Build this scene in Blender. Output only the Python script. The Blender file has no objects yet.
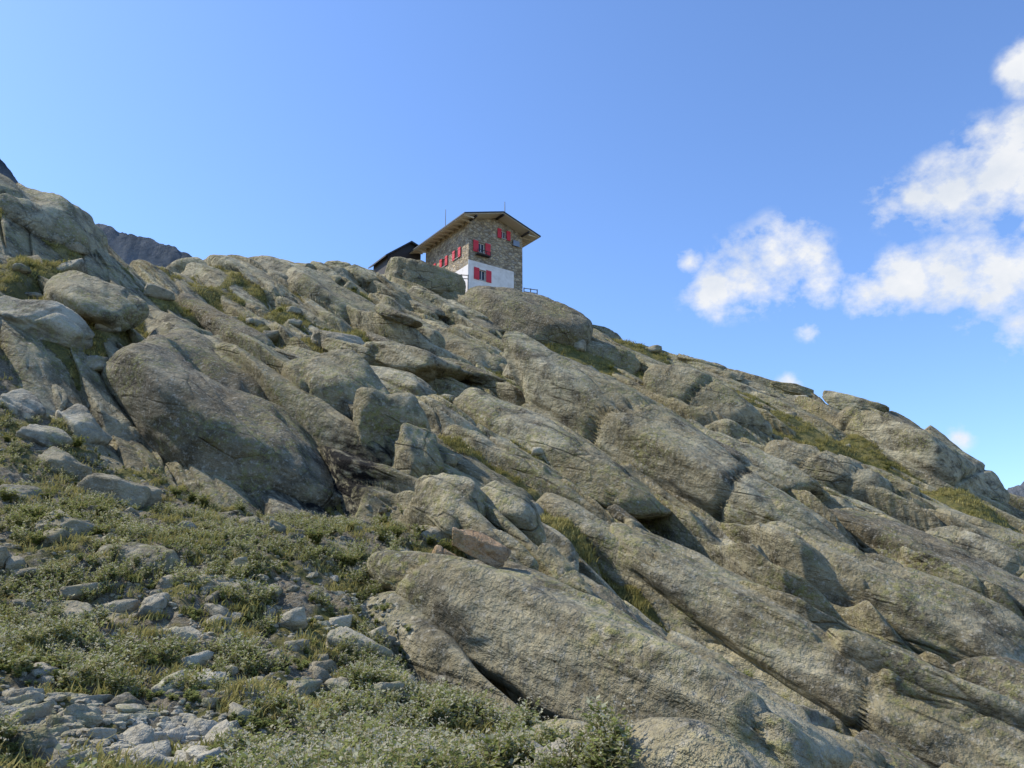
import bpy, bmesh, math, random
import numpy as np
from mathutils import Matrix, Vector
random.seed(5); rng=np.random.default_rng(7)
S=bpy.context.scene; COL=S.collection
F=804.0; PITCH=math.radians(15)
# ------------------------------------------------ survey: bearing/elevation/distance -> world
def ray(px,py):
    r=(px-512)/F; u=(384-py)/F
    f=math.cos(PITCH)-u*math.sin(PITCH); z=math.sin(PITCH)+u*math.cos(PITCH)
    return r/f, z/f
def sv(px,py,y):
    u,t=ray(px,py); return (u*y,y,t*y)
# ------------------------------------------------ noise
_g=rng.uniform(0,2*np.pi,256); GX=np.cos(_g).astype(np.float32); GY=np.sin(_g).astype(np.float32)
R1=rng.random(4096).astype(np.float32); R2=rng.random(4096).astype(np.float32); R3=rng.random(4096).astype(np.float32); R4=rng.random(4096).astype(np.float32)
def hsh(ix,iy,seed,iz=None):
    h=ix.astype(np.int64)*374761393+iy.astype(np.int64)*668265263+seed*974711
    if iz is not None: h=h+iz.astype(np.int64)*1440662683
    h=(h&0xffffffff).astype(np.uint32)
    h=(h^(h>>np.uint32(13)))*np.uint32(1274126177)
    return h^(h>>np.uint32(16))
def perlin(x,y,seed=0):
    x=np.asarray(x,dtype=np.float64);y=np.asarray(y,dtype=np.float64)
    ix=np.floor(x);iy=np.floor(y);fx=(x-ix).astype(np.float32);fy=(y-iy).astype(np.float32)
    ix=ix.astype(np.int64);iy=iy.astype(np.int64)
    u=fx*fx*fx*(fx*(fx*6-15)+10);v=fy*fy*fy*(fy*(fy*6-15)+10)
    def g(a,b):
        k=(hsh(ix+a,iy+b,seed)&np.uint32(255)).astype(np.int32)
        return GX[k]*(fx-a)+GY[k]*(fy-b)
    a=g(0,0);b=g(1,0);c=g(0,1);d=g(1,1)
    return (a+(b-a)*u+((c+(d-c)*u)-(a+(b-a)*u))*v)*1.5
def fbm(x,y,seed,o=4,gain=.5):
    s=0;a=1
    for i in range(o):
        s=s+a*perlin(x*2**i,y*2**i,seed+i*17);a*=gain
    return s
def vn3(x,y,z,seed):
    ix=np.floor(x);iy=np.floor(y);iz=np.floor(z);fx=x-ix;fy=y-iy;fz=z-iz
    ix=ix.astype(np.int64);iy=iy.astype(np.int64);iz=iz.astype(np.int64)
    u=fx*fx*(3-2*fx);v=fy*fy*(3-2*fy);w=fz*fz*(3-2*fz)
    def g(a,b,c): return R1[(hsh(ix+a,iy+b,seed,iz+c)&np.uint32(4095)).astype(np.int32)]
    def L(a,b,t): return a+(b-a)*t
    return L(L(L(g(0,0,0),g(1,0,0),u),L(g(0,1,0),g(1,1,0),u),v),L(L(g(0,0,1),g(1,0,1),u),L(g(0,1,1),g(1,1,1),u),v),w)*2-1
def fbm3(x,y,z,seed,o=4,gain=.5):
    s=0;a=1
    for i in range(o): s=s+a*vn3(x*2**i+i*3.3,y*2**i,z*2**i,seed+i*13);a*=gain
    return s
def sst(a,b,x):
    t=np.clip((x-a)/(b-a),0,1);return t*t*(3-2*t)
def worley(x,y,seed):
    ix=np.floor(x).astype(np.int64);iy=np.floor(y).astype(np.int64)
    f1=np.full(x.shape,9.,np.float32);f2=f1.copy();idd=np.zeros(x.shape,np.int32);ox=np.zeros(x.shape,np.float32);oy=ox.copy()
    for a in(-1,0,1):
        for b in(-1,0,1):
            k=(hsh(ix+a,iy+b,seed)&np.uint32(4095)).astype(np.int32)
            dx=(x-(ix+a)-R1[k]).astype(np.float32);dy=(y-(iy+b)-R2[k]).astype(np.float32)
            d=np.sqrt(dx*dx+dy*dy);m=d<f1
            f2=np.where(m,f1,np.minimum(f2,d));f1=np.where(m,d,f1)
            idd=np.where(m,k,idd);ox=np.where(m,dx,ox);oy=np.where(m,dy,oy)
    return f1,f2,idd,ox,oy
# ------------------------------------------------ macro surface
crest=[(0,186,48),(60,200,48),(100,242,50),(140,262,56),(180,268,64),(270,268,75),(380,283,86),(500,302,86),(570,324,88),(640,350,90),(700,372,92),(770,398,91),(850,426,88),(955,460,74),(990,498,72),(1060,520,70),(-120,150,46)]
ctl=[(0,768,7.5),(250,768,8),(500,768,9.5),(600,768,10.6),(640,745,17),(830,768,18),(1024,768,22),
 (0,640,12),(0,500,20),(0,400,26),(150,600,14),(150,480,25),(250,515,25),(330,575,17),(430,600,18),(500,560,21),(450,430,33),
 (600,600,23),(800,570,33),(1024,650,32),(700,650,22),(650,480,36),(560,385,60),(350,340,52),(200,340,40),(40,330,30),(60,250,42),
 (900,495,58),(1024,565,50),(330,400,34),(750,450,58),(450,330,68),(950,565,42),(200,300,54),(900,680,26)]
P=[sv(*c) for c in ctl]+[sv(*c) for c in crest]
for c in crest:
    x,y,z=sv(*c);P.append((x*1.18,y*1.18,z-.5));P.append((x*1.6,y*1.6,z-12))
P+=[(0,0,-1.65),(-3,3,-1.3),(4,3,-2.0),(-40,20,10),(-70,60,36),(0,-12,-4),(30,0,-14),(60,30,-12),(-25,-10,1),(30,-25,-20),(105,60,-6),(15,8,-7)]
P=np.array(P);PX=P[:,0]/50;PY=P[:,1]/50;n=len(P)
def tps(r2): return np.where(r2>1e-12,r2*np.log(r2+1e-12),0)
A=np.zeros((n+3,n+3));A[:n,:n]=tps((PX[:,None]-PX)**2+(PY[:,None]-PY)**2)+np.eye(n)*3e-4
A[:n,n]=1;A[:n,n+1]=PX;A[:n,n+2]=PY;A[n:,:n]=A[:n,n:].T
WT=np.linalg.solve(A,np.r_[P[:,2],0,0,0])
def macro(x,y):
    x=np.asarray(x,float);y=np.asarray(y,float);X=x/50;Y=y/50
    z=WT[n]+WT[n+1]*X+WT[n+2]*Y
    for i in range(n): z=z+WT[i]*tps((X-PX[i])**2+(Y-PY[i])**2)
    r=np.hypot(x,y);w=sst(110,420,r)
    z=np.clip(z,-60,60)
    return z*(1-w)+w*(-80)
def mhit(px,py,dflt=80):
    u,t=ray(px,py);ys=np.geomspace(6,110,500);b=np.where(t*ys<macro(u*ys,ys))[0]
    y=ys[b[0]] if len(b) else dflt
    return (u*y,y,t*y)
# foreground scree/herb meadow footprint
poly=[sv(*c)[:2] for c in [(0,380,28),(100,430,26),(170,490,25),(250,515,24.5),(330,520,24),(400,505,24),(420,560,19),(395,610,15.5),(455,690,12.5),(530,768,10.4)]]+[(.35,7),(.4,2),(1.5,-8),(-25,-8),(-26,20)]
poly=np.array(poly)
def fgdist(x,y):
    x=x+.6*perlin(x/2.5,y/2.5,71);y=y+.6*perlin(x/2.5,y/2.5,72)
    ins=np.zeros(x.shape,bool);d=np.full(x.shape,1e9)
    m=len(poly)
    for i in range(m):
        x1,y1=poly[i];x2,y2=poly[(i+1)%m]
        c=((y1>y)!=(y2>y))&(x<(x2-x1)*(y-y1)/(y2-y1+1e-12)+x1);ins^=c
        ex,ey=x2-x1,y2-y1;t=np.clip(((x-x1)*ex+(y-y1)*ey)/(ex*ex+ey*ey),0,1)
        d=np.minimum(d,np.hypot(x-x1-t*ex,y-y1-t*ey))
    return np.where(ins,d,-d)
def scree(x,y):
    c=sv(40,750,8.0);e=np.hypot((x-c[0])/1.6,(y-c[1])/1.4)+.4*perlin(x/.9,y/.9,66)
    return 1-sst(.7,1.25,e)
AX=np.array([.78,-.626]);NX=np.array([.626,.78])
def block(p,q,lp,lq,seed,tilt=.9,sharp=4.5,crk=.3,cw=.03):
    f1,f2,k,ox,oy=worley(p/lp,q/lq,seed)
    e=f2-f1;c=sst(0,.10,e)
    return (1-np.exp(-e*sharp))*.75+c*((R3[k]-.5)*1.1-oy*tilt+ox*(R4[k]-.5)*.45)-crk*np.exp(-(e/cw)**2)-.4
ledge_px=[(480,465,64),(520,485,48),(440,440,40),(300,322,40),(330,345,34),(150,300,34),(235,295,26),(395,405,40),(345,390,32),(600,378,60),(540,400,44),(500,385,40),(640,395,44),(810,520,40),(845,545,38),(80,325,36),(15,280,30),(15,222,26),(930,520,44),(985,520,50),(660,365,48),(740,400,42),(120,262,30),(400,330,38),(960,690,34),(700,545,34),(880,450,44),(640,560,28),(1000,545,40),(560,355,34),(880,580,32),(205,320,26),(590,430,36),(720,600,28),(350,300,34),(60,240,24),(800,430,40),(560,520,34),(760,500,38),(250,330,24),(470,370,36),(690,430,34),(780,465,38),(960,490,36),(620,480,32),(840,640,30),(930,620,30),(820,480,36),(900,510,36),(1000,600,32),(660,500,28),(740,560,28),(430,385,34),(520,440,36),(560,480,30)]
LEDGE=[(lambda h,r:(h[0],h[1],r*h[1]/F*1.15))(mhit(a,b),r) for a,b,r in ledge_px]
def ledgew(x,y):
    x=x+1.8*perlin(x/3,y/3,91);y=y+1.8*perlin(x/3,y/3,92)
    lw=np.zeros(np.shape(x))
    for lx,ly,lr in LEDGE: lw=np.maximum(lw,np.exp(-(((x-lx)/lr)**2+((y-ly)/(lr*1.6))**2)))
    return lw
HUT=sv(490,289,87)
DOME=mhit(215,470)
def detail(x,y):
    p=x*AX[0]+y*AX[1];q=x*NX[0]+y*NX[1]
    p=p+2.5*perlin(x/13,y/13,1);q=q+1.0*perlin(x/11,y/11,2)+.15*perlin(x/3,y/3,3)
    big=block(p,q,20,4.8,11,tilt=1.1,crk=.4)
    med=block(p,q,8.5,1.9,12,tilt=1.05,crk=.5,cw=.045)
    sm=block(p+.3*perlin(x,y,4),q,2.8,.75,13,tilt=1.05,sharp=6,crk=.5,cw=.07)
    amp=.65+.5*sst(-.3,.4,perlin(x/17,y/17,8))
    rough=sst(-.1,.4,perlin(x/7,y/7,9))
    h=2.1*big+.9*med*amp+.30*sm*(.15+.95*rough)
    h=h+.06*perlin(p*.4,q*1.6,21)+.09*fbm(x/1.6,y/1.6,23,4,.5)
    r=np.hypot(x,y)
    lf_=sst(-6,-26,x);h=h*(1-.55*lf_*sst(34,44,r))
    h=h*(1-.5*sst(58,80,r))*(.36+.64*sst(13,32,r))
    h=h*(1-.7*np.exp(-(((x-DOME[0])/6)**2+((y-DOME[1])/5)**2)))
    h=h*(1-.85*np.exp(-(((x-HUT[0])/9)**2+((y-HUT[1])/9)**2)))
    return h
def terrain(x,y):
    x=np.asarray(x,float);y=np.asarray(y,float)
    M=macro(x,y);D=detail(x,y);fd=fgdist(x,y);fg=sst(-.8,.8,fd);r=np.hypot(x,y)
    M=M-2.3*(1-sst(-2.8,-.2,fd))*(1-sst(12,20,r))*sst(-2.5,.5,x)
    D=D*(1-.85*fg)
    lw=ledgew(x,y)*(1-fg)
    D=D*(1-.66*lw)
    so=-1.12+1.0*perlin(x/13,y/13,31)+.8*perlin(x/4,y/4,32)+.15*fbm(x/1.2,y/1.2,33,4)
    so=so+1.5*lw
    sof=.22+.24*perlin(x/3.5,y/3.5,34)+.14*fbm(x/.7,y/.7,35,4)
    so=so*(1-fg)+sof*fg
    ns=1-sst(1.0,4,np.where(r<4,4-r,0))
    D=D*ns;so=so*ns
    g=sst(-.12,.2,so-D)
    h=np.maximum(D,so)
    sh=.5*np.maximum(D+.4,0)*(1-fg)*(1-g)*sst(12,20,r)
    return x-NX[0]*sh,y-NX[1]*sh,M+h,g,fg,h
# ------------------------------------------------ mesh helper
def mkmesh(name,V,Fc,mats=(),smooth=True,midx=None):
    V=np.ascontiguousarray(V,np.float32);Fc=np.ascontiguousarray(Fc,np.int32);k=Fc.shape[1]
    me=bpy.data.meshes.new(name)
    me.vertices.add(len(V));me.vertices.foreach_set('co',V.ravel())
    me.loops.add(Fc.size);me.loops.foreach_set('vertex_index',Fc.ravel())
    me.polygons.add(len(Fc));me.polygons.foreach_set('loop_start',np.arange(0,Fc.size,k,dtype=np.int32))
    try: me.polygons.foreach_set('loop_total',np.full(len(Fc),k,np.int32))
    except Exception: pass
    for m in mats: me.materials.append(m)
    if midx is not None: me.polygons.foreach_set('material_index',np.asarray(midx,np.int32))
    me.update(calc_edges=True);me.validate()
    me.polygons.foreach_set('use_smooth',np.full(len(me.polygons),smooth))
    return me
def obj(name,me,parent=None,**kw):
    o=bpy.data.objects.new(name,me);COL.objects.link(o)
    if parent: o.parent=parent
    for k,v in kw.items(): o[k]=v
    return o
# ------------------------------------------------ node helper
class NT:
    def __init__(s,name):
        s.m=bpy.data.materials.new(name);s.m.use_nodes=True;s.t=s.m.node_tree;s.t.nodes.clear()
    def n(s,typ,ins=None,**props):
        nd=s.t.nodes.new(typ)
        for k,v in props.items(): setattr(nd,k,v)
        for k,v in (ins or {}).items():
            if isinstance(v,bpy.types.NodeSocket): s.t.links.new(v,nd.inputs[k])
            else: nd.inputs[k].default_value=v
        return nd
    def math(s,op,a,b=0.,clamp=False): return s.n('ShaderNodeMath',{0:a,1:b},operation=op,use_clamp=clamp).outputs[0]
    def noise(s,vec,scale,detail=5,rough=.55,dist=0.): return s.n('ShaderNodeTexNoise',{'Vector':vec,'Scale':scale,'Detail':detail,'Roughness':rough,'Distortion':dist}).outputs[0]
    def mr(s,v,a,b,c=0.,d=1.): return s.n('ShaderNodeMapRange',{0:v,1:a,2:b,3:c,4:d}).outputs[0]
    def mix(s,f,a,b,bt='MIX'):
        nd=s.t.nodes.new('ShaderNodeMix');nd.data_type='RGBA';nd.blend_type=bt
        for i,v in ((0,f),(6,a),(7,b)):
            if isinstance(v,bpy.types.NodeSocket): s.t.links.new(v,nd.inputs[i])
            else: nd.inputs[i].default_value=v if i==0 else (*v,1)
        return nd.outputs[2]
    def out(s,sh): s.t.links.new(sh,s.n('ShaderNodeOutputMaterial').inputs[0]);return s.m
def simple(name,col,rough=.8,var=.0,scale=8,bump=0,metal=0.):
    N=NT(name);geo=N.n('ShaderNodeTexCoord').outputs['Object']
    nz=N.noise(geo,scale,6)
    c=N.mix(nz,tuple(max(0,k*(1-var)) for k in col),tuple(k*(1+var) for k in col))
    ins={'Base Color':c,'Roughness':rough,'Metallic':metal}
    if bump: ins['Normal']=N.n('ShaderNodeBump',{'Height':nz,'Distance':bump,'Strength':1.}).outputs[0]
    return N.out(N.n('ShaderNodeBsdfPrincipled',ins).outputs[0])
def rockmat(name,lo,hi,terrain_=False,lich=1.,fine=1.,block_=1.):
    N=NT(name);G=N.n('ShaderNodeNewGeometry');pos=G.outputs['Position']
    mp=N.n('ShaderNodeMapping',{'Vector':pos,'Rotation':(0,math.radians(-22),math.radians(38.7))}).outputs[0]
    st=N.n('ShaderNodeMapping',{'Vector':mp,'Scale':(.36,.9,1.3)}).outputs[0]
    n1=N.noise(pos,.16,2);n2=N.noise(pos,.9,6,.62);n3=N.noise(pos,5,5,.7);nst=N.noise(st,1.1,6,.64,.2);nst2=N.noise(st,4.,4,.6)
    c=N.mix(N.mr(nst,.35,.60),lo,hi)
    c=N.mix(N.mr(n1,.38,.62,0,.8),c,(hi[0]*.50,hi[1]*.46,hi[2]*.37))
    c=N.mix(N.mr(nst2,.57,.72,0,.4),c,(.06,.053,.036))
    c=N.mix(N.mr(n2,.52,.64,0,.8),c,(.068,.06,.04))
    l=N.math('MULTIPLY',N.mr(n3,.47,.58),N.mr(N.noise(pos,.4,3),.45,.58))
    c=N.mix(N.math('MULTIPLY',l,.6*lich),c,(.27,.27,.08))
    l2=N.mr(N.noise(pos,7,5,.72),.54,.64)
    c=N.mix(N.math('MULTIPLY',l2,.6*lich),c,(.56,.52,.42))
    sp=N.noise(pos,28,4,.78)
    c=N.mix(N.mr(sp,.56,.66,0,.6),c,(.055,.05,.036))
    c=N.mix(N.mr(sp,.44,.32,0,.4),c,(.56,.51,.40))
    b1=N.math('ADD',N.math('MULTIPLY',nst,.42),N.math('MULTIPLY',n2,.52))
    b1=N.math('ADD',b1,N.math('MULTIPLY',n3,.20))
    b1=N.math('ADD',b1,N.math('MULTIPLY',nst2,.06))
    b1=N.math('ADD',b1,N.math('MULTIPLY',sp,.02))
    if block_>.15:
        wob=N.n('ShaderNodeTexNoise',{'Vector':pos,'Scale':.6,'Detail':4.,'Roughness':.6}).outputs['Color']
        jv=N.n('ShaderNodeVectorMath',{0:N.n('ShaderNodeVectorMath',{0:wob,1:(.16,.22,.22)},operation='MULTIPLY').outputs[0],1:N.n('ShaderNodeMapping',{'Vector':mp,'Scale':(.12,.75,1.1)}).outputs[0]},operation='ADD').outputs[0]
        vc=N.n('ShaderNodeTexVoronoi',{'Vector':jv,'Scale':1.});ve=N.n('ShaderNodeTexVoronoi',{'Vector':jv,'Scale':1.},feature='DISTANCE_TO_EDGE').outputs[0]
        vr=N.n('ShaderNodeSeparateColor',{0:vc.outputs['Color']}).outputs[0]
        jm=N.mr(N.noise(pos,.3,3),.48,.62)
        jt=N.math('MULTIPLY',N.mr(ve,.0,.025,1,0),jm)
        c=N.mix(N.math('MULTIPLY',jt,.6*block_),c,(.03,.026,.02))
        c=N.mix(N.math('MULTIPLY',N.mr(vr,.5,1.,0,.4),jm),c,(hi[0]*.45,hi[1]*.43,hi[2]*.37))
        bj=N.math('SUBTRACT',N.math('MULTIPLY',vr,.34),N.math('MULTIPLY',N.mr(ve,.0,.05,1,0),.12))
        b1=N.math('ADD',b1,N.math('MULTIPLY',N.math('MULTIPLY',bj,jm),block_))
    if terrain_:
        at=N.n('ShaderNodeAttribute',attribute_name='grass').outputs['Fac']
        wet=N.n('ShaderNodeAttribute',attribute_name='wet').outputs['Fac']
        fgA=N.n('ShaderNodeAttribute',attribute_name='fg').outputs['Fac']
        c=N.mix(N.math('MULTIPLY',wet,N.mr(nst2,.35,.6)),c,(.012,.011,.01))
        nz=N.n('ShaderNodeSeparateXYZ',{0:G.outputs['Normal']}).outputs[2]
        g=N.math('ADD',at,N.math('MULTIPLY',N.math('SUBTRACT',n3,.5),1.2))
        g=N.mr(g,.42,.58);g=N.math('MULTIPLY',g,N.mr(nz,.3,.55))
        gn=N.noise(pos,1.2,5,.65);gf=N.noise(pos,12,5,.72)
        gc=N.mix(N.mr(gn,.38,.62),(.14,.145,.035),(.35,.29,.09))
        gc=N.mix(N.mr(gf,.42,.66,0,.8),gc,(.055,.055,.018))
        soil=N.mix(N.mr(gf,.4,.6),(.15,.12,.08),(.38,.33,.245))
        gc=N.mix(N.math('MULTIPLY',N.mr(N.noise(pos,.9,5,.6),.42,.52),N.mr(fgA,0,1,.1,.9)),gc,soil)
        c=N.mix(g,c,gc)
        b1=N.math('ADD',b1,N.math('MULTIPLY',N.math('MULTIPLY',g,gf),.16))
    bp=N.n('ShaderNodeBump',{'Height':b1,'Distance':1.,'Strength':1.*fine}).outputs[0]
    return N.out(N.n('ShaderNodeBsdfPrincipled',{'Base Color':c,'Roughness':.9,'Normal':bp,'Specular IOR Level':.2}).outputs[0])
ROCK=rockmat('rock_face',(.155,.135,.085),(.52,.465,.305),True)
ROCKB=rockmat('rock_boulder',(.165,.143,.09),(.53,.475,.315))
ROCKD=rockmat('rock_dark',(.10,.085,.057),(.34,.295,.195))
ROCKP=rockmat('rock_pale',(.40,.37,.29),(.62,.58,.47),lich=.6,block_=.1)
ROCKR=rockmat('rock_rusty',(.42,.26,.14),(.66,.45,.27),lich=.4,block_=.1)
ROCKG=rockmat('rock_grey',(.20,.178,.125),(.47,.43,.325),lich=.6,fine=.6,block_=.1)
# ------------------------------------------------ terrain mesh
az=np.r_[np.linspace(-180,-42,70)[:-1],np.linspace(-42,42,1080),np.linspace(42,180,70)[1:]]
rr=np.r_[np.geomspace(.3,5.5,40)[:-1],np.geomspace(5.5,125,1250),np.geomspace(125,6000,70)[1:]]
AZ,RR=np.meshgrid(np.radians(az),rr)
X,Y,Z,Gm,FGm,H=terrain((RR*np.sin(AZ)).ravel(),(RR*np.cos(AZ)).ravel())
nc=len(az);nr=len(rr)
i0=(np.arange(nr-1)[:,None]*nc+np.arange(nc-1)[None,:]).ravel()
Q=np.stack([i0,i0+1,i0+1+nc,i0+nc],1)[:,::-1]
me=mkmesh('ground',np.stack([X,Y,Z],1),Q,[ROCK])
wx,wy,wz=mhit(345,475)
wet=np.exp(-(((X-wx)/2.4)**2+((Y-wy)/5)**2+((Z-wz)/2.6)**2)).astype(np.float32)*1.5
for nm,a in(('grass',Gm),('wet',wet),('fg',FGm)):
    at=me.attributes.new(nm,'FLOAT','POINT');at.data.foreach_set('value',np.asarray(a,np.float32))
obj('rocky_mountain_slope',me,kind='structure')
def hit(px,py):
    u,t=ray(px,py);ys=np.geomspace(5,120,900)
    X_,Y_,Z_,g,f,h=terrain(u*ys,ys)
    below=np.where(t*ys<Z_)[0]
    if len(below)==0:
        return None
    y=ys[below[0]];return np.array([u*y,y,t*y])
def mgrad(x,y):
    e=1.5
    a=macro(np.array([x+e,x-e,x,x]),np.array([y,y,y+e,y-e]));return (a[0]-a[1])/(2*e),(a[2]-a[3])/(2*e)
# ------------------------------------------------ rock shapes
def ico(sub):
    bm=bmesh.new();bmesh.ops.create_icosphere(bm,subdivisions=sub,radius=1.)
    v=np.array([q.co[:] for q in bm.verts]);f=np.array([[a.index for a in q.verts] for q in bm.faces]);bm.free();return v,f
ICO={s:ico(s) for s in(1,2,3,5,6)}
def rockshape(sub,seed,dims,k=16,npl=20,rough=1.,lo=.76):
    r_=np.random.default_rng(seed);v,f=ICO[sub]
    nn=r_.normal(size=(npl,3));nn/=np.linalg.norm(nn,axis=1)[:,None]
    base=np.array([[1,0,0],[-1,0,0],[0,1,0],[0,-1,0],[0,0,1],[0,0,-1.]])+r_.normal(size=(6,3))*.2
    base/=np.linalg.norm(base,axis=1)[:,None]
    nn=np.r_[nn,base];d=np.r_[r_.uniform(lo,1.08,npl),r_.uniform(.68,.88,6)]
    dots=np.maximum(v@nn.T,0)/d
    rad=(dots**k).sum(1)**(-1./k)
    p=v*rad[:,None]*np.array(dims)
    m=min(dims);o=r_.uniform(0,50,3)
    P_=p+o
    nrm=v/np.array(dims);nrm/=np.linalg.norm(nrm,axis=1)[:,None]
    if sub>=3:
        dsp=m*.16*fbm3(P_[:,0]*.3/m,P_[:,1]*.9/m,P_[:,2]*.9/m,seed,6,.55)*rough
        ly=(P_[:,1]*.5/m+P_[:,2]*.9/m+.25*vn3(P_[:,0]*.1/m,P_[:,1]*.3/m,P_[:,2]*.3/m,seed+9));fr_=ly-np.floor(ly)
        dsp+=m*.14*(fr_-.5)*rough*np.clip(vn3(P_[:,0]*.3/m,P_[:,1]*.3/m,P_[:,2]*.3/m,seed+11)+.5,0,1)
        lay2=vn3(P_[:,0]*.5/m,P_[:,1]*.35/m,P_[:,2]*.35/m,seed+8)
        dsp+=-m*.14*np.exp(-(lay2/.03)**2)*rough
    else: dsp=m*.10*fbm3(P_[:,0]/m,P_[:,1]/m,P_[:,2]/m,seed,2)
    return p+nrm*dsp[:,None],f
def frame(gx,gy,head,roll=0):
    a=math.radians(head);d=(math.cos(a),-math.sin(a))
    ax=Vector((d[0],d[1],(gx*d[0]+gy*d[1])*.95)).normalized();nm=Vector((-gx*.85,-gy*.85,1)).normalized()
    ay=nm.cross(ax).normalized();az_=ax.cross(ay).normalized()
    return ax,nm,Matrix((ax,ay,az_)).transposed().to_4x4()@Matrix.Rotation(math.radians(roll),4,'X')
def place_rock(i,px,py,lp,hp,head=38,wr=.55,mat=ROCKB,name='boulder',label='',cat='rock',roll=0,sub=5,sink=.12,k=16,dist=None):
    if dist: h=np.array(sv(px,py,dist))
    else:
        h=hit(px,py);m_=mhit(px,py)
        if h is None or abs(h[1]-m_[1])>.25*m_[1]: h=m_
        h=np.array(h)
    D=h[1];L=lp*D/F;Hh=hp*D/F
    gx,gy=mgrad(h[0],h[1]);ax,nm,R=frame(gx,gy,head,roll)
    L=L/max(.45,math.hypot(ax.x,ax.z))
    v,f=rockshape(sub,i*7+3,(L/2*1.12,max(L*wr/2,Hh*.45),Hh*.66),k=k)
    o=obj(name,mkmesh(name,v,f,[mat]),label=label,category=cat)
    c=Vector(h)+Vector((0,.1*L*wr,0))-nm*(Hh*sink)
    o.matrix_world=Matrix.Translation(c)@R
    return o,(h[0],h[1],L/2),ax
slab='long smooth grey rock slab lying down the slope'
bl='rounded grey-brown boulder bedded in the rocky slope'
fgb='angular grey boulder in the herb meadow'
specs=[
 (215,425,340,150,36,.6,ROCKD,'boulder','huge steep rock outcrop with wet black streaks',6,.14,12,None,-8),
 (200,350,260,50,36,.45,ROCKB,'rock_slab','broad cracked rock slab above a steep face',6,.08,14,None,0),
 (330,385,130,50,42,.6,ROCKB,'rock_slab',slab,5,.05,14,None,0),
 (34,330,110,50,5,.7,ROCKG,'rock_slab','flat light grey block jutting out over a dark hollow',5,-.1,26,None,0),
 (40,217,170,62,24,.8,ROCKB,'boulder','massive rounded outcrop on the ridge crest',6,.12,10,None,0),
 (330,300,140,40,33,.6,ROCKB,'rock_slab',slab,5,.05,14,None,0),
 (290,280,130,34,25,.7,ROCKB,'boulder',bl,5,.05,12,None,0),
 (90,300,120,48,30,.7,ROCKB,'rock_slab',slab,5,.1,14,None,0),
 (338,348,66,28,8,.7,ROCKP,'boulder','pale whitish boulder resting on grass among slabs',5,-.2,20,None,0),
 (422,285,104,46,12,.7,ROCKB,'boulder','low wide rounded boulder below the mountain hut',5,-.08,9,None,0),
 (532,328,140,74,44,.6,ROCKD,'boulder','dark elongated domed boulder just below the mountain hut',6,-.03,9,None,0),
 (384,428,52,88,66,.6,ROCKB,'boulder','upright cracked rock block standing beside a grassy ledge',5,.08,20,None,0),
 (415,468,46,72,66,.6,ROCKB,'boulder','upright cracked rock block standing beside a grassy ledge',5,.05,20,None,0),
 (452,500,70,50,55,.6,ROCKB,'boulder',bl,5,0,20,None,0),
 (508,512,80,44,36,.6,ROCKB,'boulder',bl,5,0,20,None,0),
 (474,560,58,20,8,.7,ROCKR,'boulder','orange-tan flat-topped rock on the edge of a slab',5,-.7,26,17,0),
 (440,568,28,15,0,.8,ROCKR,'boulder','small ochre rock on the edge of a slab',5,-.7,24,16.8,0),
 (575,662,440,110,43,.40,ROCKB,'rock_slab','long striated rock slab with a shadowed undercut',6,-.05,11,14.5,-4),
 (820,712,300,66,42,.32,ROCKB,'rock_slab',slab,6,0,12,None,0),
 (680,480,400,96,42,.28,ROCKB,'rock_slab','very long smooth whaleback slab with green lichen',6,0,10,None,0),
 (700,408,135,66,40,.6,ROCKB,'boulder',bl,5,0,10,None,0),
 (535,382,78,28,15,.7,ROCKG,'rock_slab','pale flat slab among grass',5,-.2,24,None,0),
 (450,350,190,46,40,.4,ROCKB,'rock_slab',slab,5,.05,14,None,0),
 (560,450,260,46,42,.26,ROCKB,'rock_slab',slab,5,.05,14,None,0),
 (915,460,160,66,32,.7,ROCKB,'boulder','rounded boulder outcrop on the ridge crest',6,-.02,8,None,0),
 (830,480,130,54,38,.55,ROCKB,'boulder',bl,5,0,11,None,0),
 (890,600,260,72,42,.34,ROCKB,'rock_slab',slab,6,.02,10,None,0),
 (780,640,340,60,42,.26,ROCKB,'rock_slab',slab,6,.02,12,None,0),
 (640,570,280,48,42,.26,ROCKB,'rock_slab',slab,5,0,12,None,0),
 (940,720,300,60,40,.32,ROCKB,'rock_slab',slab,6,.02,12,None,0),
 (980,565,120,50,36,.6,ROCKB,'boulder',bl,5,0,11,None,0),
 (115,500,90,46,15,.7,ROCKG,'boulder',fgb,5,0,26,None,0),
 (60,470,64,34,10,.7,ROCKG,'boulder',fgb,5,0,26,None,0),
 (138,563,100,30,22,.6,ROCKG,'rock_slab','low flat grey rock in the herb meadow',5,.05,26,None,0),
 (355,650,66,26,10,.6,ROCKG,'boulder','low grey rock among herbs',5,.05,26,None,0),
 (180,640,54,22,5,.6,ROCKG,'boulder','low grey rock among herbs',5,.05,26,None,0),
 (50,620,90,28,10,.7,ROCKG,'boulder','low grey rock among herbs',5,.05,26,None,0),
 (28,748,54,30,10,.7,ROCKG,'boulder','mossy grey stone at the edge of the scree',5,0,26,None,0),
 (20,410,56,28,10,.7,ROCKG,'boulder',fgb,5,0,26,None,0),
 (40,440,50,24,10,.7,ROCKG,'boulder',fgb,5,0,26,None,0),
 (80,430,60,28,20,.7,ROCKG,'boulder',fgb,5,0,26,None,0),
 (16,500,60,28,10,.7,ROCKG,'boulder',fgb,5,.05,26,None,0),
 (60,530,60,24,10,.7,ROCKG,'boulder',fgb,5,.05,26,None,0),
 (230,590,60,22,10,.7,ROCKG,'boulder','low grey rock among herbs',5,.05,26,None,0),
 (600,356,90,28,30,.7,ROCKB,'boulder',bl,5,.02,12,None,0),
]
taken=[]
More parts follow.
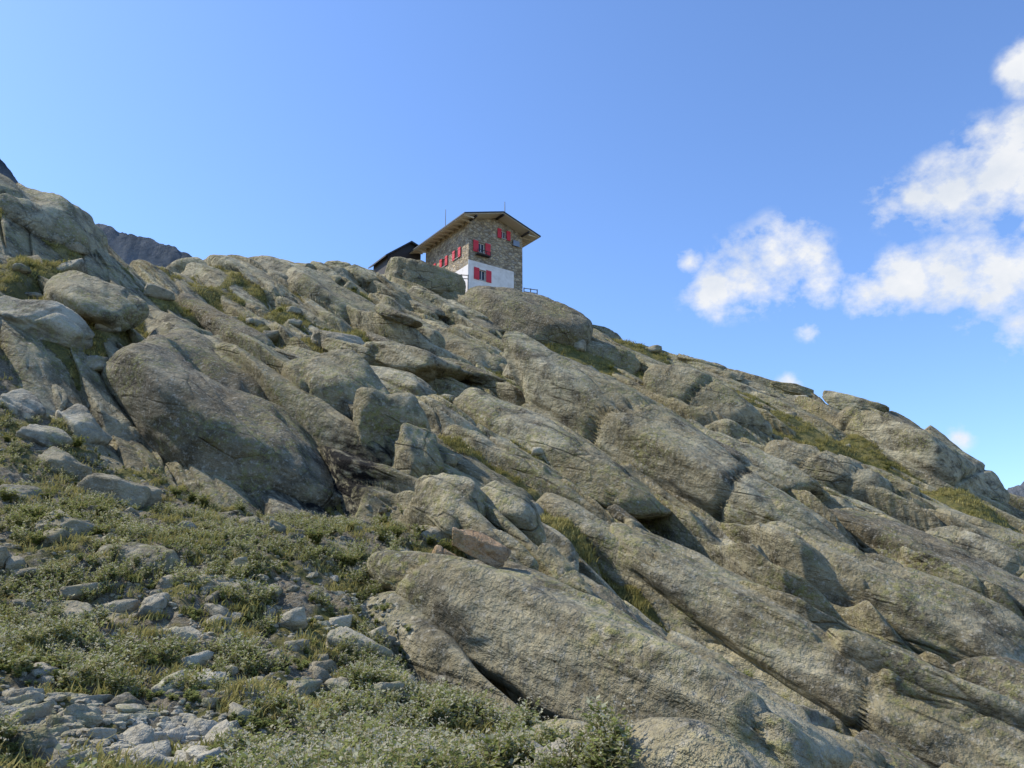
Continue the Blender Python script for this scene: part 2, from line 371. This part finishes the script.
for i,s in enumerate(specs):
    px,py,l,h,hd,wr,mt,nm,lb,sb,sk,kk,ds,rl=s
    o,t_,ax=place_rock(i+1,px,py,l,h,hd,wr,mt,nm,lb,sub=sb,k=kk,sink=sk,dist=ds,roll=rl)
    hl=t_[2];rad=max(hl*wr,.6)
    for q in np.linspace(-1,1,5): taken.append((t_[0]+ax.x*hl*q,t_[1]+ax.y*hl*q,rad*1.5))
# ------------------------------------------------ scatter points on the ground
def cand(N,a0,a1,r0,r1):
    a=np.radians(rng.uniform(a0,a1,N));r=np.exp(rng.uniform(math.log(r0),math.log(r1),N))
    return terrain(r*np.sin(a),r*np.cos(a)),r
SL=[mkmesh('rock_slab',*rockshape(5,900+i,(.5,.12+.035*(i%4),.085+.02*(i%3)),k=10+i%4*4,npl=13,lo=.8),[ROCKB if i%3 else ROCKD]) for i in range(24)]
(x,y,z,g,f,h),r=cand(7500,-37,38,15,88)
lw=ledgew(x,y);cnt=0
for j in range(len(x)):
    if f[j]>.15 or lw[j]>.24 or g[j]>.7: continue
    if math.hypot(x[j]-HUT[0],y[j]-HUT[1])<9 or (x[j]<-18 and r[j]>46): continue
    far=r[j]>62
    Ls=min(max(r[j]*random.choice((random.uniform(.05,.13),random.uniform(.13,.34))),1.6),5.5 if far else 14.)
    if any((x[j]-a)**2+(y[j]-b)**2<(c*.6+Ls*.13)**2 for a,b,c in taken): continue
    gx,gy=mgrad(x[j],y[j]);ax,nmv,R=frame(gx,gy,random.uniform(38,46),random.uniform(-4,4) if far else random.uniform(-14,9))
    for q in(-.28,0,.28): taken.append((x[j]+ax.x*Ls*q,y[j]+ax.y*Ls*q,Ls*.2))
    o=obj('rock_slab',random.choice(SL),label='elongated fractured bedrock slab overlapping its neighbours down the slope',category='rock',group='bedrock slabs on the mountain slope')
    sc=Ls*random.uniform(1.,1.3)
    o.matrix_world=Matrix.Translation(Vector((x[j],y[j],z[j]))+nmv*((-.03 if far else .004)*Ls))@R@Matrix.Diagonal((sc,sc*random.uniform(.8,1.3),sc*random.uniform(.8,1.35),1))
    cnt+=1
    if cnt>=295: break
print('SLABS',cnt)
def merge(tmps,pos,scl,rot):
    Vs=[];Fs=[];Ms=[];off=0
    which=rng.integers(0,len(tmps),len(pos))
    for t,(v,f,mi) in enumerate(tmps):
        w=np.where(which==t)[0]
        if len(w)==0: continue
        c=np.cos(rot[w]);s=np.sin(rot[w])
        x=v[None,:,0]*c[:,None]-v[None,:,1]*s[:,None];y=v[None,:,0]*s[:,None]+v[None,:,1]*c[:,None];z=np.repeat(v[None,:,2],len(w),0)
        p=np.stack([x,y,z],2)*scl[w][:,None,None]+pos[w][:,None,:]
        Vs.append(p.reshape(-1,3));Fs.append((f[None]+ (np.arange(len(w))*len(v))[:,None,None]).reshape(-1,f.shape[1])+off)
        Ms.append(np.tile(mi,len(w)));off+=len(w)*len(v)
    return np.concatenate(Vs),np.concatenate(Fs),np.concatenate(Ms)
def leafmat(name,a,b,scale=3.,tr=.4):
    N=NT(name);pos=N.n('ShaderNodeNewGeometry').outputs['Position']
    rnd=N.n('ShaderNodeNewGeometry').outputs['Random Per Island']
    f=N.math('ADD',N.math('MULTIPLY',N.mr(N.noise(pos,scale,3),.3,.7),.6),N.math('MULTIPLY',rnd,.4))
    c=N.mix(f,a,b)
    d=N.n('ShaderNodeBsdfDiffuse',{'Color':c}).outputs[0];t=N.n('ShaderNodeBsdfTranslucent',{'Color':c}).outputs[0]
    return N.out(N.n('ShaderNodeMixShader',{0:tr,1:d,2:t}).outputs[0])
GRASS=leafmat('dry_grass',(.15,.16,.04),(.52,.43,.17),.7,.3)
GREENG=leafmat('green_grass',(.10,.13,.03),(.25,.27,.08),1.)
LEAF=leafmat('herb_leaf',(.13,.16,.04),(.38,.40,.15),1.5)
SILV=leafmat('silver_leaf',(.30,.31,.18),(.64,.61,.42),1.5)
SEED=leafmat('seed_head',(.46,.40,.28),(.74,.68,.53),5)
STEM=leafmat('stem',(.20,.17,.07),(.46,.39,.18),3)
def tuft(seed,nb=18,h=1.,w=.05,spread=.9):
    r_=np.random.default_rng(seed);V=[];Fq=[]
    for i in range(nb):
        a=r_.uniform(0,6.283);l=h*r_.uniform(.3,.95);s=r_.uniform(.2,spread);bx,by=r_.normal(0,.34,2)
        d=np.array([math.cos(a),math.sin(a)]);pd=np.array([-d[1],d[0]])*w*r_.uniform(.6,1.3)
        o=len(V)
        for t,ww in((0,1),(.5,.8),(1,.12)):
            c=np.array([bx,by])+d*s*l*t*t;z=l*t*(1-.4*t*s)
            V.append([*(c-pd*ww),z-.03]);V.append([*(c+pd*ww),z-.03])
        Fq+=[[o,o+1,o+3,o+2],[o+2,o+3,o+5,o+4]]
    return np.array(V),np.array(Fq),np.zeros(len(Fq),int)
def herb(seed,nst=9,leafn=9,lw=.075,h=1.,heads=True):
    r_=np.random.default_rng(seed);V=[];Fq=[];M=[]
    def quad(a,b,c,d,m):
        o=len(V);V.extend([a,b,c,d]);Fq.append([o,o+1,o+2,o+3]);M.append(m)
    for i in range(nst):
        a=r_.uniform(0,6.283);s=r_.uniform(.15,.75);l=h*r_.uniform(.55,1.1);d=np.array([math.cos(a),math.sin(a),0])
        def P(t): return d*s*l*t**1.3+np.array([0,0,l*t*(1-.25*s*t)])
        sd=np.array([-d[1],d[0],0])*.011
        for t in(0,.5):
            quad(P(t)-sd,P(t)+sd,P(t+.5)+sd*.6,P(t+.5)-sd*.6,2)
        for j in range(leafn):
            t=r_.uniform(.12,1.);c=P(t);b=r_.uniform(0,6.283);up=r_.uniform(-.1,.8)
            ld=np.array([math.cos(b),math.sin(b),up]);ld/=np.linalg.norm(ld);L=lw*r_.uniform(.8,2.)*(1.3-.6*t)
            sdv=np.cross(ld,[0,0,1.]);sdv/=np.linalg.norm(sdv)+1e-6;sdv=sdv*L*.34+np.array([0,0,r_.normal(0,.25)])*L*.3
            quad(c,c+ld*L*.5+sdv,c+ld*L,c+ld*L*.5-sdv,0 if r_.random()<.6 else 1)
        if heads and r_.random()<.55:
            c=P(1.0)
            for j in range(4):
                q=c+r_.normal(0,.03,3);z=r_.normal(size=3);z/=np.linalg.norm(z);y=np.cross(z,r_.normal(size=3));y/=np.linalg.norm(y);k=.025
                quad(q-z*k,q+y*k,q+z*k,q-y*k,3)
    return np.array(V),np.array(Fq),np.array(M)
TU=[tuft(i) for i in range(6)]
(x,y,z,g,f,h),r=cand(260000,-42,42,6,100)
cl=perlin(x/1.3,y/1.3,55)
crv=(h<-.8)&(f<.2)&(perlin(x/5,y/5,77)>-.15)&(rng.random(len(x))<.5)
acc=((g>.5)&(rng.random(len(x))<np.where(f>.5,.11*(1-scree(x,y)),.85))&(cl>np.where(f>.5,0,-.2)))|crv
x,y,z,f,r=x[acc],y[acc],z[acc],f[acc],r[acc]
print('GRASS',len(x),crv.sum())
sc=rng.uniform(.09,.22,len(x))*(1+r/60)
V,Fq,M=merge(TU,np.stack([x,y,z],1),sc,rng.uniform(0,6.28,len(x)))
obj('alpine_grass',mkmesh('alpine_grass',V,Fq,[GRASS],False),kind='stuff')
HB=[herb(i+40,lw=.12,leafn=10) for i in range(6)];HB2=[herb(i+80,7,14,.16,.7,False) for i in range(4)]
hm=[LEAF,SILV,STEM,SEED];hm2=[LEAF,LEAF,STEM,SEED]
(x,y,z,g,f,h),r=cand(46000,-42,14,5.5,30)
cl=perlin(x/2.0,y/2.0,57)+.8*perlin(x/.6,y/.6,58)+.15*sst(-3.4,-1.6,x)*(1-sst(13,17,r))-1.2*scree(x,y)
acc=(f>.45)&(cl>.04)&(rng.random(len(x))<np.where(r<10,.24,.38))
X1=np.stack([x,y,z],1)[acc];r1=r[acc]
print('HERB',len(X1))
order=np.argsort(r1);near=order[:130];rest=order[130:]
V,Fq,M=merge(HB,X1[rest],rng.uniform(.12,.36,len(rest)),rng.uniform(0,6.28,len(rest)))
obj('alpine_herbs',mkmesh('alpine_herbs',V,Fq,hm,False,M),kind='stuff')
hme=[mkmesh('flowering_herb',a,b,hm,False,c) for a,b,c in HB]
for j in near:
    o=obj('flowering_herb',random.choice(hme),label='silvery green herb with pale seed heads on stony ground',category='plant',group='herbs on the scree')
    s=random.uniform(.14,.28);o.location=X1[j];o.scale=(s,s,s);o.rotation_euler=(0,0,random.uniform(0,6.28))
acc=(f>.5)&(cl<.2)&(cl>-.25)&(rng.random(len(x))<.22)
X2=np.stack([x,y,z],1)[acc]
V,Fq,M=merge(HB2,X2,rng.uniform(.09,.2,len(X2)),rng.uniform(0,6.28,len(X2)))
obj('leafy_ground_cover',mkmesh('leafy_ground_cover',V,Fq,hm2,False,M),kind='stuff')
SH=[herb(i+120,26,16,.09,.8,False) for i in range(3)]
shm=[mkmesh('dwarf_shrub',a,b,[LEAF,GREENG,STEM,SEED],False,c) for a,b,c in SH]
(x,y,z,g,f,h),r=cand(14000,-36,36,14,95)
acc=(g>.7)&((f<.2)|(r>17))&(perlin(x/5,y/5,60)>.0);idx=np.where(acc)[0][:180]
for j in idx:
    o=obj('dwarf_shrub',random.choice(shm),label='low green dwarf shrub on a grassy ledge',category='shrub',group='dwarf shrubs on ledges')
    s=random.uniform(.3,.65)*(1+r[j]/140);o.location=(x[j],y[j],z[j]);o.scale=(s,s,s*.7);o.rotation_euler=(0,0,random.uniform(0,6.28))
# stones
ST=[rockshape(3,500+i,(.5,.38,.26),k=60,npl=8,rough=.6,lo=.62) for i in range(14)]
stm=[mkmesh('stone',a,b,[ROCKG],True) for i,(a,b) in enumerate(ST)]
(x,y,z,g,f,h),r=cand(26000,-42,12,5.8,30)
sz=rng.pareto(2.3,len(x))*.055+.045;sz=np.minimum(sz,.32)
sc_=scree(x,y)
cl=perlin(x/2.0,y/2.0,57)+.8*perlin(x/.6,y/.6,58)
acc=(f>.5)&(rng.random(len(x))<np.where(cl<-.1,.42,.14)+.5*sc_)
x,y,z,r,sz=x[acc],y[acc],z[acc],r[acc],sz[acc]
sz=sz*np.where(r>14,1.4,1)
order=np.argsort(-sz/r)
print('STONES',len(x))
for j in order[:295]:
    o=obj('stone',random.choice(stm),label='loose angular grey stone lying among herbs',category='stone',group='loose stones on the slope')
    s=sz[j]*random.uniform(1.2,1.7);o.location=(x[j],y[j],z[j]+sz[j]*.04);o.scale=(s,s*random.uniform(.6,1.2),s*random.uniform(.6,1.2))
    o.rotation_euler=(random.uniform(-.35,.35),random.uniform(-.35,.35),random.uniform(0,6.28))
G1=[rockshape(2,700+i,(.5,.38,.26),k=60,npl=8,lo=.62) for i in range(8)];G1=[(a,b,np.zeros(len(b),int)) for a,b in G1]
rest=order[295:]
(xa,ya,za,ga,fa,ha),ra=cand(36000,-42,12,5.5,24)
ac=(fa>.6)&(perlin(xa/1.8,ya/1.8,64)+1.2*scree(xa,ya)>.14)&(rng.random(len(xa))<.5)
PP=np.r_[np.stack([x,y,z],1)[rest],np.stack([xa,ya,za],1)[ac]]
ss=np.r_[sz[rest]*1.2,rng.uniform(.04,.14,ac.sum())*(1+.4*scree(xa,ya)[ac])]
print('GRAVEL',len(PP))
V,Fq,M=merge(G1,PP,ss,rng.uniform(0,6.28,len(PP)))
obj('scree_gravel',mkmesh('scree_gravel',V,Fq,[ROCKG],False),kind='stuff')
(x,y,z,g,f,h),r=cand(3500,-38,38,16,92)
acc=(g>.3)&(f<.4);idx=np.where(acc)[0][:140]
for j in idx:
    o=obj('rock',random.choice(stm[1:6]),label='angular rock lodged on a grassy ledge',category='rock',group='rocks lodged on ledges')
    s=random.uniform(.5,1.3)*(1+r[j]/90);o.location=(x[j],y[j],z[j]+.05);o.scale=(s,s,s);o.rotation_euler=(random.uniform(-.3,.3),random.uniform(-.3,.3),random.uniform(0,6.28))
# ------------------------------------------------ mountain hut
def boxes(lst):
    V=[];Fq=[]
    for (x0,x1,y0,y1,z0,z1) in lst:
        o=len(V);V+=[(x0,y0,z0),(x1,y0,z0),(x1,y1,z0),(x0,y1,z0),(x0,y0,z1),(x1,y0,z1),(x1,y1,z1),(x0,y1,z1)]
        Fq+=[[o,o+3,o+2,o+1],[o+4,o+5,o+6,o+7],[o,o+1,o+5,o+4],[o+1,o+2,o+6,o+5],[o+2,o+3,o+7,o+6],[o+3,o,o+4,o+7]]
    return np.array(V,float),np.array(Fq)
def part(name,lst,mat,parent,loc=None,**kw):
    v,f=boxes(lst);o=obj(name,mkmesh(name,v,f,[mat],False),parent,**kw)
    if loc is not None:o.location=loc
    return o
N=NT('rubble_stone');co=N.n('ShaderNodeTexCoord').outputs['Object']
cm=N.n('ShaderNodeMapping',{'Vector':co,'Scale':(2.2,2.2,3.4)}).outputs[0]
v1=N.n('ShaderNodeTexVoronoi',{'Vector':cm,'Scale':1.});ve=N.n('ShaderNodeTexVoronoi',{'Vector':cm,'Scale':1.},feature='DISTANCE_TO_EDGE').outputs[0]
sp=N.n('ShaderNodeSeparateColor',{0:v1.outputs['Color']})
c=N.mix(sp.outputs[0],(.22,.165,.10),(.56,.44,.28));c=N.mix(N.mr(sp.outputs[1],.6,1,0,.7),c,(.36,.32,.27))
c=N.mix(N.mr(ve,.0,.07,1,0),c,(.26,.21,.155))
STONEM=N.out(N.n('ShaderNodeBsdfPrincipled',{'Base Color':c,'Roughness':.9,'Normal':N.n('ShaderNodeBump',{'Height':N.mr(ve,0,.15),'Distance':.08}).outputs[0]}).outputs[0])
N=NT('white_plaster');co=N.n('ShaderNodeTexCoord').outputs['Object']
c=N.mix(N.mr(N.noise(co,.8,7,.65),.45,.7),(.82,.76,.71),(.62,.56,.50))
zc=N.n('ShaderNodeSeparateXYZ',{0:co}).outputs[2]
c=N.mix(N.mr(zc,.8,-.8,0,.5),c,(.42,.38,.33))
WHITE=N.out(N.n('ShaderNodeBsdfPrincipled',{'Base Color':c,'Roughness':.9}).outputs[0])
RED=simple('red_paint',(.60,.02,.035),.55,.2,3);ROOF=simple('dark_roof',(.035,.034,.036),.6,.3,6)
SOFF=simple('pine_soffit',(.56,.48,.36),.7,.12,4);DARK=simple('dark_wood',(.035,.028,.025),.7,.3);GLASS=simple('window_glass',(.03,.035,.045),.08)
METAL=simple('grey_metal',(.25,.25,.26),.4,.1,8,0,.8);WOODG=simple('weathered_wood',(.17,.13,.09),.8,.25)
SILL=simple('grey_stone_sill',(.4,.39,.37))
hut=obj('mountain_hut',None,label='stone mountain hut with white base and red shutters on ridge',category='building')
hx,hy,hz=sv(468,289,85);hut.location=(hx,hy,hz);hut.rotation_euler=(0,0,math.radians(35))
GW,GL=7.6,10.2;pit=.31;OV=1.6;EZ=8.2
def rz(X): return EZ+ (min(X,GW-X)+OV)*pit-.02
def wall(name,u1,holes,mat,zlo,zhi,fn,topfn=None):
    us=sorted({0,u1}|{a for h_ in holes for a in h_[:2]}|({u1/2} if topfn else set()));zs=sorted({zlo,zhi}|{a for h_ in holes for a in h_[2:]})
    V=[];Fq=[]
    def q(a,b,c,d): o=len(V);V.extend([a,b,c,d]);Fq.append([o,o+1,o+2,o+3])
    for i in range(len(us)-1):
        for j in range(len(zs)-1):
            um=(us[i]+us[i+1])/2;zm=(zs[j]+zs[j+1])/2
            if any(h_[0]<um<h_[1] and h_[2]<zm<h_[3] for h_ in holes): continue
            zt0=zt1=zs[j+1]
            if topfn and j==len(zs)-2: zt0=topfn(us[i]);zt1=topfn(us[i+1])
            q(fn(us[i],zs[j],0),fn(us[i+1],zs[j],0),fn(us[i+1],zt1,0),fn(us[i],zt0,0))
    for a,b,c_,d in holes:
        q(fn(a,c_,0),fn(a,d,0),fn(a,d,.3),fn(a,c_,.3));q(fn(b,d,0),fn(b,c_,0),fn(b,c_,.3),fn(b,d,.3))
        q(fn(a,c_,0),fn(a,c_,.3),fn(b,c_,.3),fn(b,c_,0));q(fn(a,d,0),fn(b,d,0),fn(b,d,.3),fn(a,d,.3))
    return obj(name,mkmesh(name,np.array(V),np.array(Fq),[mat],False),hut)
def fr(u,z,d): return (u,d,z)
def lf(u,z,d): return (d,u,z)
def rt(u,z,d): return (GW-d,u,z)
def bk(u,z,d): return (u,GL-d,z)
front=[(1.45,2.35,1.5,2.75),(1.3,2.2,4.9,6.1),(4.5,5.2,7.5,8.5)]
left=[(2.2,2.9,4.7,5.7),(5.2,5.9,4.7,5.7),(8,8.7,4.7,5.7),(3.8,4.5,1.8,2.9)]
right=[(2,2.9,5,6.1),(5.5,6.4,5,6.1)]
wall('gable_wall',GW,front,STONEM,-4,8.6,fr,rz)
wall('side_wall',GL,left,STONEM,-4,rz(0),lf)
wall('side_wall',GL,right,STONEM,-4,rz(0),rt)
wall('gable_wall',GW,[],STONEM,-4,8.6,bk,rz)
part('plaster_base',[(-.05,1.45,-.05,.0,-4,3.6),(2.35,6.3,-.05,.0,-4,3.6),(1.45,2.35,-.05,0,-4,1.5),(1.45,2.35,-.05,0,2.75,3.6)],WHITE,hut)
part('plaster_base',[(-.05,-.003,.003,3.8,-4,3.0),(-.05,-.003,4.5,GL,-4,3.0),(-.05,-.003,3.8,4.5,-4,1.8),(-.05,-.003,3.8,4.5,2.9,3.0)],WHITE,hut)
def window(a,b,c,d,side):
    wn=obj('window',None,hut)
    if side=='f': M_=Matrix.Identity(4)
    elif side=='l': M_=Matrix(((0,1,0,0),(1,0,0,0),(0,0,1,0),(0,0,0,1)))
    else: M_=Matrix(((0,-1,0,GW),(1,0,0,0),(0,0,1,0),(0,0,0,1)))
    def pp(name,l,m):
        v,f_=boxes(l);v=np.array([(M_@Vector(q))[:] for q in v])
        if side=='l': f_=f_[:,::-1]
        obj(name,mkmesh(name,v,f_,[m],False),wn)
    t=.07;mid=(a+b)/2
    pp('frame',[(a,a+t,.16,.24,c,d),(b-t,b,.16,.24,c,d),(a+t,b-t,.16,.24,d-t,d),(a+t,b-t,.16,.24,c,c+t),(mid-.03,mid+.03,.165,.235,c+t,d-t)],WHITE)
    pp('pane',[(a+t,b-t,.20,.22,c+t,d-t)],GLASS)
    sw=(b-a)*.78
    for x0,x1 in((a-sw-.03,a-.03),(b+.03,b+sw+.03)):
        pp('shutter',[(x0,x1,-.13,-.07,c-.1,d+.1),(x0+.04,x1-.04,-.155,-.13,c+.1,c+.2),(x0+.04,x1-.04,-.155,-.13,d-.2,d-.1)],RED)
    pp('sill',[(a-.025,b+.025,-.12,.15,c-.08,c-.003)],SILL)
for q in front: window(*q,'f')
for q in left: window(*q,'l')
for q in right: window(*q,'r')
def slopebox(name,x0,x1,y0,y1,dz0,dz1,mat,parent=hut):
    z=lambda X:EZ+(min(X,GW-X)+OV)*pit
    V=[];
    for yy in(y0,y1):
        for xx in(x0,x1):
            V+=[(xx,yy,z(xx)+dz0),(xx,yy,z(xx)+dz1)]
    Fq=[[0,1,3,2],[4,6,7,5],[0,2,6,4],[1,5,7,3],[0,4,5,1],[2,3,7,6]]
    return obj(name,mkmesh(name,np.array(V,float),np.array(Fq),[mat],False),parent)
c2=GW/2
roof=obj('roof',None,hut)
for xa_,xb_ in((-OV,c2),(c2,GW+OV)):
    slopebox('roof_covering',xa_,xb_,-OV,GL+OV,.08,.24,ROOF,roof)
    slopebox('soffit',xa_+.08*(xa_<0),xb_-.08*(xb_>GW),-OV+.08,GL+OV-.08,.0,.077,SOFF,roof)
for yy in np.arange(-1.2,GL+1.2,1.1):
    part('rafter',[(-OV+.2,-.06,yy,yy+.14,EZ+.06,EZ+.2)],SOFF,roof)
    part('rafter',[(GW+.06,GW+OV-.2,yy,yy+.14,EZ+.06,EZ+.2)],SOFF,roof)
for l in[(c2-.1,c2+.1,-OV+.1,-.003,9.6,9.8),(.0,.2,-OV+.1,-.06,EZ+.2,EZ+.4),(GW-.2,GW,-OV+.1,-.003,EZ+.2,EZ+.4)]:
    part('purlin',[l],DARK,roof)
part('chimney',[(5.2,5.75,5.5,6.05,9.0,10.2)],STONEM,roof)
part('balcony',[(.9,2.7,-.55,-.06,4.42,4.52),(.9,2.7,-.55,-.5,4.95,5.0),(.9,.95,-.55,-.5,4.52,4.95),(2.65,2.7,-.55,-.5,4.52,4.95),(1.5,1.55,-.55,-.5,4.52,4.95),(2.1,2.15,-.55,-.5,4.52,4.95)],DARK,hut)
def cyl(name,r0,r1,h,mat,parent,loc,n_=8,**kw):
    bm=bmesh.new();bmesh.ops.create_cone(bm,cap_ends=True,segments=n_,radius1=r0,radius2=r1,depth=h);bmesh.ops.translate(bm,verts=bm.verts,vec=(0,0,h/2))
    m_=bpy.data.meshes.new(name);bm.to_mesh(m_);bm.free();m_.materials.append(mat);o=obj(name,m_,parent,**kw);o.location=loc;return o
cyl('antenna',.07,.04,2.0,METAL,roof,(c2+.6,-.9,9.8))
cyl('antenna',.07,.04,3.6,METAL,roof,(.3,6.0,8.9))
part('vent_box',[(6.1,7.0,-.25,-.06,6.9,7.6)],METAL,hut)
shed=obj('wooden_shed',None,label='black timber annex with pitched roof beside the hut',category='shed')
sx,sy,sz_=sv(387,272,92);shed.location=(sx,sy,sz_);shed.rotation_euler=(0,0,math.radians(35))
def pent(name,x0,xm,x1,y0,y1,z0,zl,zm,zr,mat,par,slabt=None):
    b=[(x0,z0 if slabt is None else zl-slabt),(x1,z0 if slabt is None else zr-slabt)]
    prof=[(x0,b[0][1]),(xm,z0 if slabt is None else zm-slabt),(x1,b[1][1]),(x1,zr),(xm,zm),(x0,zl)]
    V=[(a,y0,c_) for a,c_ in prof]+[(a,y1,c_) for a,c_ in prof]
    Fq=[[0,1,4,5],[1,2,3,4],[6,11,10,7],[7,10,9,8]]+[[i,i+6,(i+1)%6+6,(i+1)%6] for i in range(6)]
    return obj(name,mkmesh(name,np.array(V,float),np.array(Fq),[mat],False),par)
pent('wall',0,3.0,4.6,0,4,-4,2.2,4.6,4.1,DARK,shed)
pent('roof',-.5,3.0,5.0,-.5,4.5,0,2.04,4.82,4.15,ROOF,shed,.2)
def railing(px,py,D,L,head,label,posts=4):
    x_,y_,z_=sv(px,py,D);o=obj('railing',None,label=label,category='railing');o.location=(x_,y_,z_);o.rotation_euler=(0,0,math.radians(head))
    for i in range(posts):
        part('post',[(i*L/(posts-1)-.045,i*L/(posts-1)+.045,-.045,.045,-2.5,1.0)],WOODG,o)
    for zz in(.86,.45): part('rail',[(0,L,-.08,-.048,zz,zz+.09)],WOODG,o)
railing(448,282,82,2.2,10,'weathered wooden railing on the hut terrace')
railing(524,296,84.5,1.6,20,'weathered wooden railing on the hut terrace',3)
railing(560,317,84,1.5,20,'short wooden railing at the path edge',3)
# ------------------------------------------------ distant mountains
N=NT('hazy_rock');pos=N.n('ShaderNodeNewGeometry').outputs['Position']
c=N.mix(N.mr(N.noise(pos,.012,8,.7),.4,.6),(.07,.085,.10),(.16,.175,.19))  # blue-grey albedo has the aerial haze of distance painted in
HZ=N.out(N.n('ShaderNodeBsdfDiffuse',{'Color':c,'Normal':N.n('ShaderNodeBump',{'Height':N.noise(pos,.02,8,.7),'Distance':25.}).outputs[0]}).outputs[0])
def mountain(pts,D,seed,depth=500):
    us=np.linspace(0,1,220);k=np.linspace(0,1,len(pts));q=np.array([sv(p[0],p[1],D) for p in pts])
    x_=np.interp(us,k,q[:,0]);z_=np.interp(us,k,q[:,2]);m=40
    V=[]
    for j in range(m):
        t=j/(m-1)*2-1
        y_=D+t*depth;zz=z_-abs(t)**.9*z_*1.1
        zz=zz+fbm(x_/60,np.full_like(x_,y_/60.),seed,6,.6)*D*.006
        V.append(np.stack([x_*(y_/D*.5+.5),np.full_like(x_,y_),zz],1))
    V=np.concatenate(V);i0=(np.arange(m-1)[:,None]*220+np.arange(219)[None]).ravel()
    return obj('mountain',mkmesh('mountain',V,np.stack([i0,i0+1,i0+221,i0+220],1),[HZ]),kind='structure')
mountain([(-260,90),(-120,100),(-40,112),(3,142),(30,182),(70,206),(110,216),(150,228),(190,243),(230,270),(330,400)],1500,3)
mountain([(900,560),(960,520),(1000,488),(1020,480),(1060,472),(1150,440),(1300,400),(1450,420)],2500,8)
# ------------------------------------------------ world
SUN_AZ=-76;SUN_EL=47
W=bpy.data.worlds.new('World');S.world=W;W.use_nodes=True;T=W.node_tree;T.nodes.clear()
class WN(NT):
    def __init__(s): s.t=T
N=WN()
sky=N.n('ShaderNodeTexSky',sky_type='NISHITA',sun_disc=False,sun_elevation=math.radians(SUN_EL),sun_rotation=math.radians(SUN_AZ),altitude=1500,air_density=1.1,dust_density=1.2,ozone_density=1.7)
gen=N.n('ShaderNodeTexCoord').outputs['Generated']
blobs=[(715,290,32,.75),(745,275,38,.95),(785,260,40,1.),(812,282,30,.75),(868,295,24,.8),(905,282,30,.95),(950,278,34,1.),(1000,285,44,1.),(1020,318,32,.85),(890,204,22,.7),(920,198,26,.85),(955,188,34,1.),(1000,175,46,1.),(1030,185,34,1.),(1020,140,28,.9),(1030,68,22,.95),(690,262,13,.8),(790,385,12,.7),(960,437,12,.5),(808,330,12,.6),(1090,180,60,1.),(1090,300,60,1.)]
acc_=None
for (px,py,rad,st) in blobs:
    v=Vector((ray(px,py)[0],1,ray(px,py)[1])).normalized()
    dist=N.n('ShaderNodeVectorMath',{0:gen,1:tuple(v)},operation='DISTANCE').outputs['Value']
    b=N.mr(dist,rad/F*1.35,0.,0,st)
    acc_=b if acc_ is None else N.math('MAXIMUM',acc_,b)
mpc=N.n('ShaderNodeMapping',{'Vector':gen,'Scale':(1,1,1.3)}).outputs[0]
cn=N.noise(mpc,19,12,.6,0.)
dens=N.math('ADD',acc_,N.math('MULTIPLY',N.math('SUBTRACT',cn,.5),2.5))
dens=N.math('MULTIPLY',N.mr(dens,.12,.8),N.mr(acc_,0,.3))
shade=N.mix(N.mr(N.noise(mpc,11,7,.6),.35,.65),(6.4,6.8,7.4),(8.2,8.2,8.2))
skc=N.mix(1.0,sky.outputs[0],(1.48,1.78,2.22),'MULTIPLY')
mixc=N.mix(N.math('MULTIPLY',dens,.96),skc,shade)
bg=N.n('ShaderNodeBackground',{'Color':mixc,'Strength':.12})
T.links.new(bg.outputs[0],N.n('ShaderNodeOutputWorld').inputs[0])
L=bpy.data.lights.new('sun','SUN');L.energy=5.;L.angle=math.radians(.5);L.color=(1,.93,.80)
so=bpy.data.objects.new('sun',L);COL.objects.link(so)
e=math.radians(SUN_EL);a=math.radians(SUN_AZ)
sd=Vector((math.sin(a)*math.cos(e),math.cos(a)*math.cos(e),math.sin(e)));so.rotation_euler=sd.to_track_quat('Z','Y').to_euler()
cam=bpy.data.cameras.new('camera');cam.sensor_width=36;cam.lens=36*F/1024;cam.clip_end=20000;cam.clip_start=.1
co=bpy.data.objects.new('camera',cam);COL.objects.link(co);co.rotation_euler=(math.pi/2+PITCH,0,0);S.camera=co
S.view_settings.view_transform='Standard';S.view_settings.look='None';S.view_settings.exposure=0
